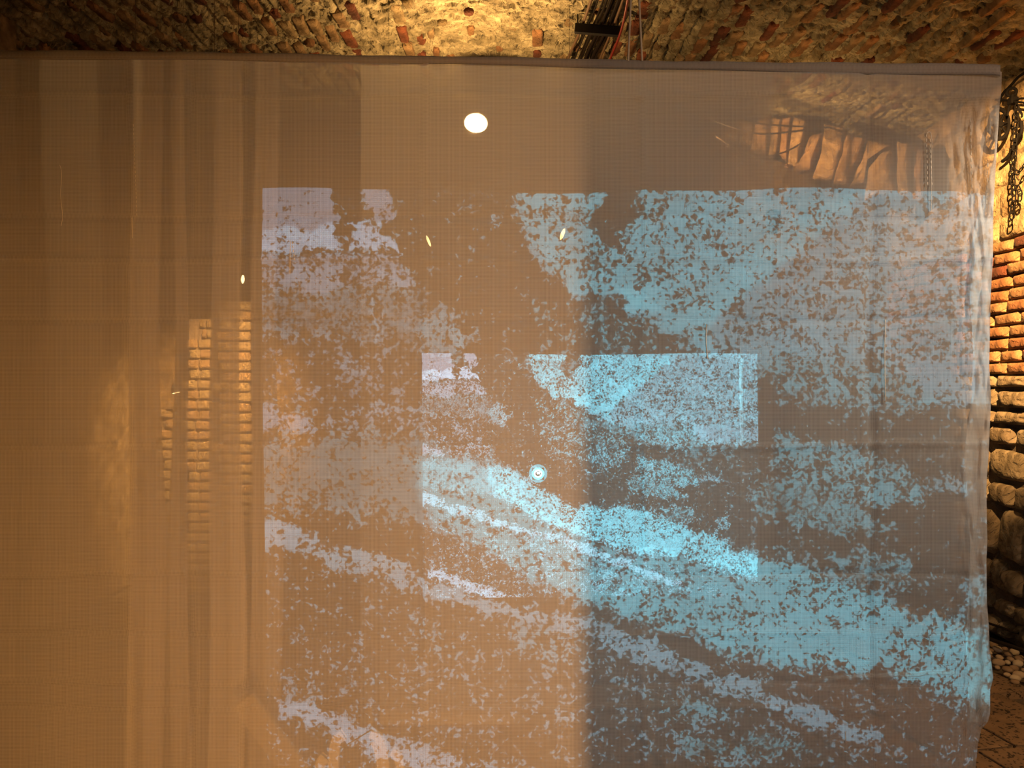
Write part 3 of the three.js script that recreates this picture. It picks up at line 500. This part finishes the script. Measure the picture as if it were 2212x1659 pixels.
// ------------------------------------------------------------------ cables under the vault
{
  const c = (label, xa, xb, y, r, mat, group) => {
    const pts = [[xa[0], 4.0], [xa[0] + (xa[1] - xa[0]) * 0.15, 4.4], [lerp(xa[0], xa[1], 0.55), 4.75], [xa[1], 5.1], [xa[1] + (xb ?? -0.04), 5.9]].map(([x, d]) => new THREE.Vector3(x, y + 0.006 * Math.sin(d * 9 + xa[0] * 40), -d));
    single('cable', tube(pts, r, 30, 8), mat, label, 'cable', group);
  };
  c('rust-brown conduit, leftmost of the cables under the vault', [0.47, 0.388], null, 3.83, 0.009, M.cableBrown);
  c('thin black cable next to the rust-brown conduit', [0.505, 0.43], null, 3.825, 0.005, M.cableBlack);
  c('thin glossy cable, third from the rust-brown conduit', [0.535, 0.455], null, 3.825, 0.005, M.cableBlack);
  const alike = 'black cables in the middle of the bundle', nth = ['first', 'second', 'third', 'fourth', 'fifth'];
  for (let k = 0; k < 5; k++) c(nth[k] + ' of the five thick black cables, counted from the rust-brown conduit', [0.56 + k * 0.022, 0.475 + k * 0.024], null, 3.835 - 0.012 * (k % 2), 0.0095, M.cableBlack, alike);
  c('dark brown cable at the right side of the black bundle', [0.645, 0.60], null, 3.815, 0.008, M.cableBrown);
  single('cable', tube([at(1362, -40, 4.2), at(1356, 0, 4.3), at(1343, 62, 4.5), at(1318, 128, 4.9), at(1290, 200, 5.4)], 0.0075, 24, 8), M.cableRed, 'thin red cable crossing the black clamp', 'cable');
  const g = new RoundedBoxGeometry(0.285, 0.06, 0.03, 2, 0.006), p = at(1291, 65, 4.6); g.rotateZ(-0.08); g.translate(p.x, p.y, p.z + 0.0);
  const k = thing('cable_clamp', 'black bar clamp holding the cable bundle to the vault', 'clamp');
  part('clamp_bar', g, M.black, k);
  part('hanger', tube([new THREE.Vector3(p.x - 0.12, p.y, p.z - 0.03), new THREE.Vector3(p.x - 0.12, p.y + 0.06, p.z - 0.03), new THREE.Vector3(p.x - 0.12, 3.92, p.z - 0.03)], 0.005, 6, 6), M.black, k);
  part('hanger_001', tube([new THREE.Vector3(p.x + 0.13, p.y, p.z - 0.03), new THREE.Vector3(p.x + 0.13, p.y + 0.06, p.z - 0.03), new THREE.Vector3(p.x + 0.13, 3.92, p.z - 0.03)], 0.005, 6, 6), M.black, k);
}
// sagging wires in front of the arch
{
  const w = (label, pts, r = 0.006) => single('wire', tube(pts.map((p) => at(p[0], p[1], p[2])), r, 40, 6), M.cableBlack, label, 'wire');
  w('uppermost sagging wire in front of the stone arch', [[1532, 256, 5.0], [1600, 263, 5.1], [1700, 272, 5.2], [1790, 275, 5.3]]);
  w('middle sagging wire in front of the stone arch', [[1534, 258, 4.98], [1580, 274, 5.05], [1640, 289, 5.1], [1720, 283, 5.2], [1792, 275, 5.28]]);
  w('lowest sagging wire in front of the stone arch', [[1548, 296, 5.0], [1590, 322, 5.05], [1640, 339, 5.1], [1690, 330, 5.15], [1730, 310, 5.2], [1760, 285, 5.25]]);
  w('wire running from the arch towards the mended seam', [[1790, 275, 5.3], [1860, 296, 5.3], [1930, 304, 5.3], [1990, 288, 5.3]]);
  w('thin dark wire rising from the floor, slanting behind the lower part of the near sheet', [[520, 1766, 2.74], [690, 1580, 2.75], [770, 1500, 2.8], [830, 1450, 2.85], [940, 1365, 2.95]], 0.0016);
}
// the stone arch on the end wall
{
  const s = thing('stone_arch', 'lit rubble-stone arch fanning down beside the bright spotlight', 'arch');
  const stones = [
    [1548, 272, 1604, 262, 1598, 312, 1546, 318], [1606, 262, 1636, 268, 1630, 320, 1600, 314], [1640, 268, 1668, 258, 1660, 336, 1626, 334], [1672, 256, 1692, 262, 1684, 330, 1664, 346], [1694, 262, 1716, 256, 1704, 352, 1688, 344],
    [1718, 258, 1748, 268, 1742, 300, 1728, 366, 1704, 362], [1752, 300, 1782, 290, 1768, 330, 1754, 372, 1716, 378, 1738, 340], [1784, 272, 1826, 282, 1826, 330, 1800, 395, 1758, 392, 1778, 330], [1832, 296, 1872, 302, 1862, 350, 1832, 404, 1802, 402, 1818, 350],
    [1878, 304, 1926, 318, 1900, 336, 1872, 350, 1868, 400, 1838, 408, 1858, 350], [1900, 340, 1930, 326, 1936, 420, 1868, 440, 1878, 372], [1938, 312, 1968, 318, 1966, 430, 1940, 420], [1972, 320, 1996, 330, 1994, 440, 1970, 432],
    [1548, 322, 1580, 318, 1570, 332, 1552, 334], [1700, 358, 1712, 362, 1708, 372, 1698, 368],
  ];
  // the arch stands across the corner, from the end wall to the right-hand wall
  const A = at(1545, 829.5, 6.0), B = at(2000, 829.5, 5.26), along = B.clone().sub(A).setY(0).normalize(), facing = new THREE.Vector3(-along.z, 0, along.x);
  const local = (px, py) => { const ray = at(px, py, 1).sub(camera.position), k = A.clone().sub(camera.position).dot(facing) / ray.dot(facing), q = camera.position.clone().addScaledVector(ray, k); return [q.clone().sub(A).dot(along), q.y]; };
  s.position.set(A.x, 0, A.z); s.rotation.y = Math.atan2(-along.z, along.x);
  stones.forEach((p, i) => {
    const ring = []; const n = p.length / 2, r = rng(300 + i);
    for (let k = 0; k < n; k++) { const a = [p[2 * k], p[2 * k + 1]], b = [p[(2 * k + 2) % p.length], p[(2 * k + 3) % p.length]]; for (const t of [0.06, 0.35, 0.65, 0.94]) ring.push(local(lerp(a[0], b[0], t) + (r() - 0.5) * 3, lerp(a[1], b[1], t) + (r() - 0.5) * 3)); }
    const area = ring.reduce((q, a, k) => { const b = ring[(k + 1) % ring.length]; return q + a[0] * b[1] - b[0] * a[1]; }, 0); if (area < 0) ring.reverse();
    const g = prism(ring, 0.1 + 0.02 * (i % 3), 0.02, 0.02, r);
    piece('stone', g, pick(M.archStones), s);
  });
}
// the toothed brick pillars seen in the gaps on the left
for (const [label, cols] of [
  ['short lit brick pillar, leftmost in the gaps between the strips', [[884, 1062, 346, 374, 0.075]]],
  ['tall brightly lit brick pillar with stepped left edge', [[690, 1330, 404, 462, 0.075]]],
  ['brick pillar with toothed right edge below the glinting disc', [[652, 1330, 470, 548, 0.075]]],
]) {
  const [y0, y1, x0, x1] = cols[0], D = 5.75, s = thing('brick_pillar', label, 'pillar', [0, 0, 0]);
  const a = at(x0, y0, D), b = at(x1, y1, D);
  part('pillar_core', box(b.x - a.x - 0.05, a.y - 0, 0.3, (a.x + b.x) / 2, a.y / 2, -D - 0.13), M.joint, s);
  const shapes = Array.from({ length: 8 }, (_, k) => stoneGeo(1, 1, 1, 0.1, 12, 1300 + k, 0.8));
  let row = 0;
  for (let y = a.y; y > Math.max(0.05, b.y) && row < 40; y -= 0.078, row++) {
    const off = row % 2 ? 0.03 : 0, n = x1 - x0 > 40 ? 2 : 1; let x = a.x + off + rand(-0.035, 0.03) + (row < 3 ? (3 - row) * 0.035 * (n - 1) : 0);
    for (let k = 0; k < n; k++) { const w = (b.x - x) / (n - k) * rand(0.88, 1.04), m = piece('brick', pick(shapes), pick(M.pillarBricks), s); m.scale.set(w - 0.006, 0.073, 0.05); m.position.set(x + w / 2, y - 0.035, -D + 0.0); m.rotation.z = rand(-0.05, 0.05); x += w; }
  }
}
// ------------------------------------------------------------------ ironwork on the right-hand wall
{
  const ir = thing('iron_hanger', 'black iron eye and collar with forked rods on the brick wall', 'ironwork');
  const rod = (name, pts, r) => piece(name, tube(pts.map((p) => onWall(p[0], p[1], p[2] ?? SIDE - 0.08)), r, 16, 8), M.iron, ir);
  const c = onWall(2185, 199), e = new THREE.TorusGeometry(0.024, 0.009, 10, 24); e.rotateY(-0.5); e.translate(c.x, c.y, c.z); piece('eye', e, M.iron, ir);
  const k = onWall(2188, 218), b = new RoundedBoxGeometry(0.046, 0.042, 0.046, 2, 0.008); b.translate(k.x, k.y, k.z); piece('collar', b, M.iron, ir);
  rod('rod', [[2178, 190], [2186, 182], [2198, 168], [2214, 157], [2230, 150]], 0.008); rod('rod', [[2180, 190], [2171, 197], [2163, 208], [2158, 218]], 0.009);
  rod('rod', [[2186, 217], [2170, 216.5], [2150, 216]], 0.0065); rod('fork', [[2190, 218], [2204, 213], [2220, 213], [2240, 214]], 0.006); rod('fork', [[2190, 220], [2204, 221], [2220, 223], [2240, 226]], 0.006);
  rod('leg', [[2183, 224], [2179, 234], [2176, 250]], 0.006); rod('leg', [[2195, 222], [2202, 236], [2208, 251], [2206, 253]], 0.006); rod('leg', [[2187, 205], [2187, 212], [2188, 220]], 0.012);
  const wh = thing('spoked_iron_disc', 'black spoked iron disc half hidden behind the sheet edge', 'wheel', onWall(2158, 268, SIDE - 0.1).toArray());
  const rim = new THREE.TorusGeometry(0.082, 0.012, 10, 40); rim.scale(0.72, 1.1, 1); part('rim', rim, M.iron, wh);
  for (let q = 0; q < 4; q++) { const a = q * Math.PI / 4 + 0.9; part(q ? 'spoke_00' + q : 'spoke', tube([new THREE.Vector3(Math.cos(a) * 0.055, Math.sin(a) * 0.086, 0), new THREE.Vector3(0, 0, 0.004), new THREE.Vector3(-Math.cos(a) * 0.055, -Math.sin(a) * 0.086, 0)], 0.007, 6, 6), M.iron, wh); }
  const hub = new THREE.CylinderGeometry(0.02, 0.02, 0.03, 16); hub.rotateX(Math.PI / 2); part('hub', hub, M.iron, wh);
  part('wall_pin', tube([new THREE.Vector3(0, 0, -0.01), new THREE.Vector3(0.06, 0, -0.02), new THREE.Vector3(0.12, 0, -0.03)], 0.009, 6, 8), M.iron, wh);
  const link = (() => { const pts = []; for (let q = 0; q < 24; q++) { const a = q / 24 * Math.PI * 2; pts.push(new THREE.Vector3(Math.cos(a) * 0.011, Math.sin(a) * 0.012 + Math.sign(Math.sin(a)) * 0.009, 0)); } return new THREE.TubeGeometry(new THREE.CatmullRomCurve3(pts, true), 28, 0.0036, 6, true); })();
  const chain = (label, path) => {
    const s = thing('chain', label, 'chain'), cv = new THREE.CatmullRomCurve3(path.map((p) => onWall(p[0], p[1], SIDE - 0.1))), len = cv.getLength(), n = Math.round(len / 0.034);
    for (let q = 0; q < n; q++) { const m = piece('link', link, M.iron, s), t = (q + 0.5) / n; m.position.copy(cv.getPointAt(t)); m.quaternion.setFromUnitVectors(new THREE.Vector3(0, 1, 0), cv.getTangentAt(t)); m.rotateY(q % 2 ? 0.35 : Math.PI / 2 - 0.25); }
  };
  chain('long iron chain hanging from the collar down the brick wall', [[2196, 226], [2196, 255], [2193, 290], [2192, 330], [2189, 360], [2188, 400], [2190, 430], [2187, 452], [2186, 472]]);
  chain('short iron chain sagging sideways to the right of the long one', [[2194, 370], [2199, 373], [2207, 364], [2216, 352]]);
  chain('stub of chain on the right under the junction of the long one', [[2198, 404], [2203, 418], [2203, 432]]);
  const st = single('shadow_tube', tube([[2206, 262], [2207, 285], [2197, 300], [2188, 322], [2176, 340], [2165, 349]].map((p) => onWall(p[0], p[1], SIDE - 0.06)), 0.011, 24, 6), M.iron, 'thick black tube put in for the shadow of the ironwork, slanting beside the chain', 'strap'); st.userData.category = 'strap';  // black tube stands in for a shadow cast by the ironwork
}
{ const p = at(1397, 829.5, 5.6), o = thing('dark_post', 'dark vertical strip seen faintly through the cloth right of the niche, built as a post', 'post', [p.x, 0, p.z]);  // dark vertical strip, built as a plain round post
  const g = new THREE.CylinderGeometry(0.04, 0.04, 3.66, 20); g.translate(0, 1.85, 0); part('shaft', g, M.lampBody, o);
  const b = new THREE.CylinderGeometry(0.1, 0.11, 0.03, 24); b.translate(0, 0.015, 0); part('foot_plate', b, M.lampBody, o); const t = new THREE.CylinderGeometry(0.08, 0.07, 0.16, 24); t.translate(0, 3.7, 0); part('head_plate', t, M.lampBody, o); }
// ------------------------------------------------------------------ at the foot of the wall
{
  const geos = Array.from({ length: 6 }, (_, k) => { const g = mergeVertices(new THREE.IcosahedronGeometry(1, 2).deleteAttribute('uv').deleteAttribute('normal')), p = g.attributes.position; for (let i = 0; i < p.count; i++) { const n = 0.8 + 0.4 * fbm(p.getX(i) * 1.1 + k * 9, p.getY(i) * 1.1 + p.getZ(i) * 1.3, 2); p.setXYZ(i, p.getX(i) * n, p.getY(i) * n * 0.62, p.getZ(i) * n * 0.8); } g.computeVertexNormals(); return g; });
  const placed = [];
  for (let t = 0; t < 1500 && placed.length < 100; t++) {
    const z = rand(-5.3, -3.9), x = rand(2.68, 2.97), r = rand(0.016, 0.034);
    if (placed.some((q) => Math.hypot(q[0] - x, q[1] - z) < (q[2] + r) * 0.86)) continue;
    placed.push([x, z, r]);
    const m = single('pebble', pick(geos), pick(M.pebbles), 'pale rounded pebble in the loose strip at the foot of the rubble wall', 'pebble', 'loose pebbles along the wall foot');
    m.scale.setScalar(r); m.position.set(x, r * 0.5, z); m.rotation.set(rand(-0.2, 0.2), rand(0, 6.28), rand(-0.2, 0.2));
  }
  single('floor_cable', tube([[2090, 1364], [2137, 1380], [2160, 1388], [2185, 1396], [2212, 1405], [2260, 1420]].map((p) => { const d = (EYE - 0.075) * F / (p[1] - 829.5); return at(p[0], p[1], d); }), 0.013, 30, 8), M.cableBlack, 'black cable lying along the pebbles at the wall foot', 'cable');
  single('floor_cable', tube([[2120, 1340], [2146, 1350], [2165, 1356], [2182, 1363], [2200, 1368]].map((p) => { const d = (EYE - 0.1) * F / (p[1] - 829.5); return at(p[0], p[1], d); }), 0.008, 20, 8), M.cableBlack, 'shorter thin black cable behind the one along the pebbles', 'cable');
}
// ------------------------------------------------------------------ bent pale bars and a leaning board behind the near sheet, low on the left
{
  const strap = (pts, w, t, d) => { // a flat bar swept along pixel points at one depth
    const cv = new THREE.CatmullRomCurve3(pts.map((p) => at(p[0], p[1], d))), n = 28, pos = [];
    const g = grid(n, 4, (u, v) => { const p = cv.getPoint(u), q = cv.getTangent(u), nx = -q.y, ny = q.x, k = [[1, 1], [1, -1], [-1, -1], [-1, 1], [1, 1]][Math.round(v * 4)]; return new THREE.Vector3(p.x + nx * k[0] * w / 2, p.y + ny * k[0] * w / 2, p.z + k[1] * t / 2); });
    return toCreasedNormals(g, 0.6);
  };
  const a = thing('bentwood_frame', 'pale flat bent bars with square tops, left of the banded pair', 'frame');
  part('bar', strap([[743, 1586], [729, 1596], [723, 1622], [719, 1700], [716, 1800], [716, 1866]], 0.034, 0.02, 2.5), M.bentwood, a);
  part('bar_001', strap([[704, 1634], [695, 1644], [690, 1700], [688, 1800], [688, 1866]], 0.034, 0.02, 2.5), M.bentwood, a);
  const b = thing('bentwood_frame', 'pale bent bars hooked over to the left, catching the projection', 'frame');
  part('bar', strap([[800, 1584], [812, 1588], [824, 1604], [832, 1640], [838, 1720], [842, 1866]], 0.026, 0.02, 2.5), M.bentwood, b);
  part('bar_001', strap([[806, 1600], [813, 1616], [820, 1650], [826, 1720], [830, 1866]], 0.016, 0.02, 2.51), M.bentwood, b);
  part('bar_002', strap([[846, 1622], [856, 1628], [864, 1650], [870, 1720], [874, 1866]], 0.026, 0.02, 2.5), M.bentwood, b);
  const l = thing('leaning_board', 'wide pale board leaning behind the lower left of the near sheet', 'board');
  part('board', strap([[525, 1512], [570, 1572], [640, 1664], [720, 1770], [760, 1823]], 0.085, 0.018, 2.6), M.plank, l);
}
scene.traverse((o) => { if (o.isMesh) { o.castShadow = true; o.receiveShadow = true; } if (o.isLight) { o.castShadow = true; } });
renderer.render(scene, camera);
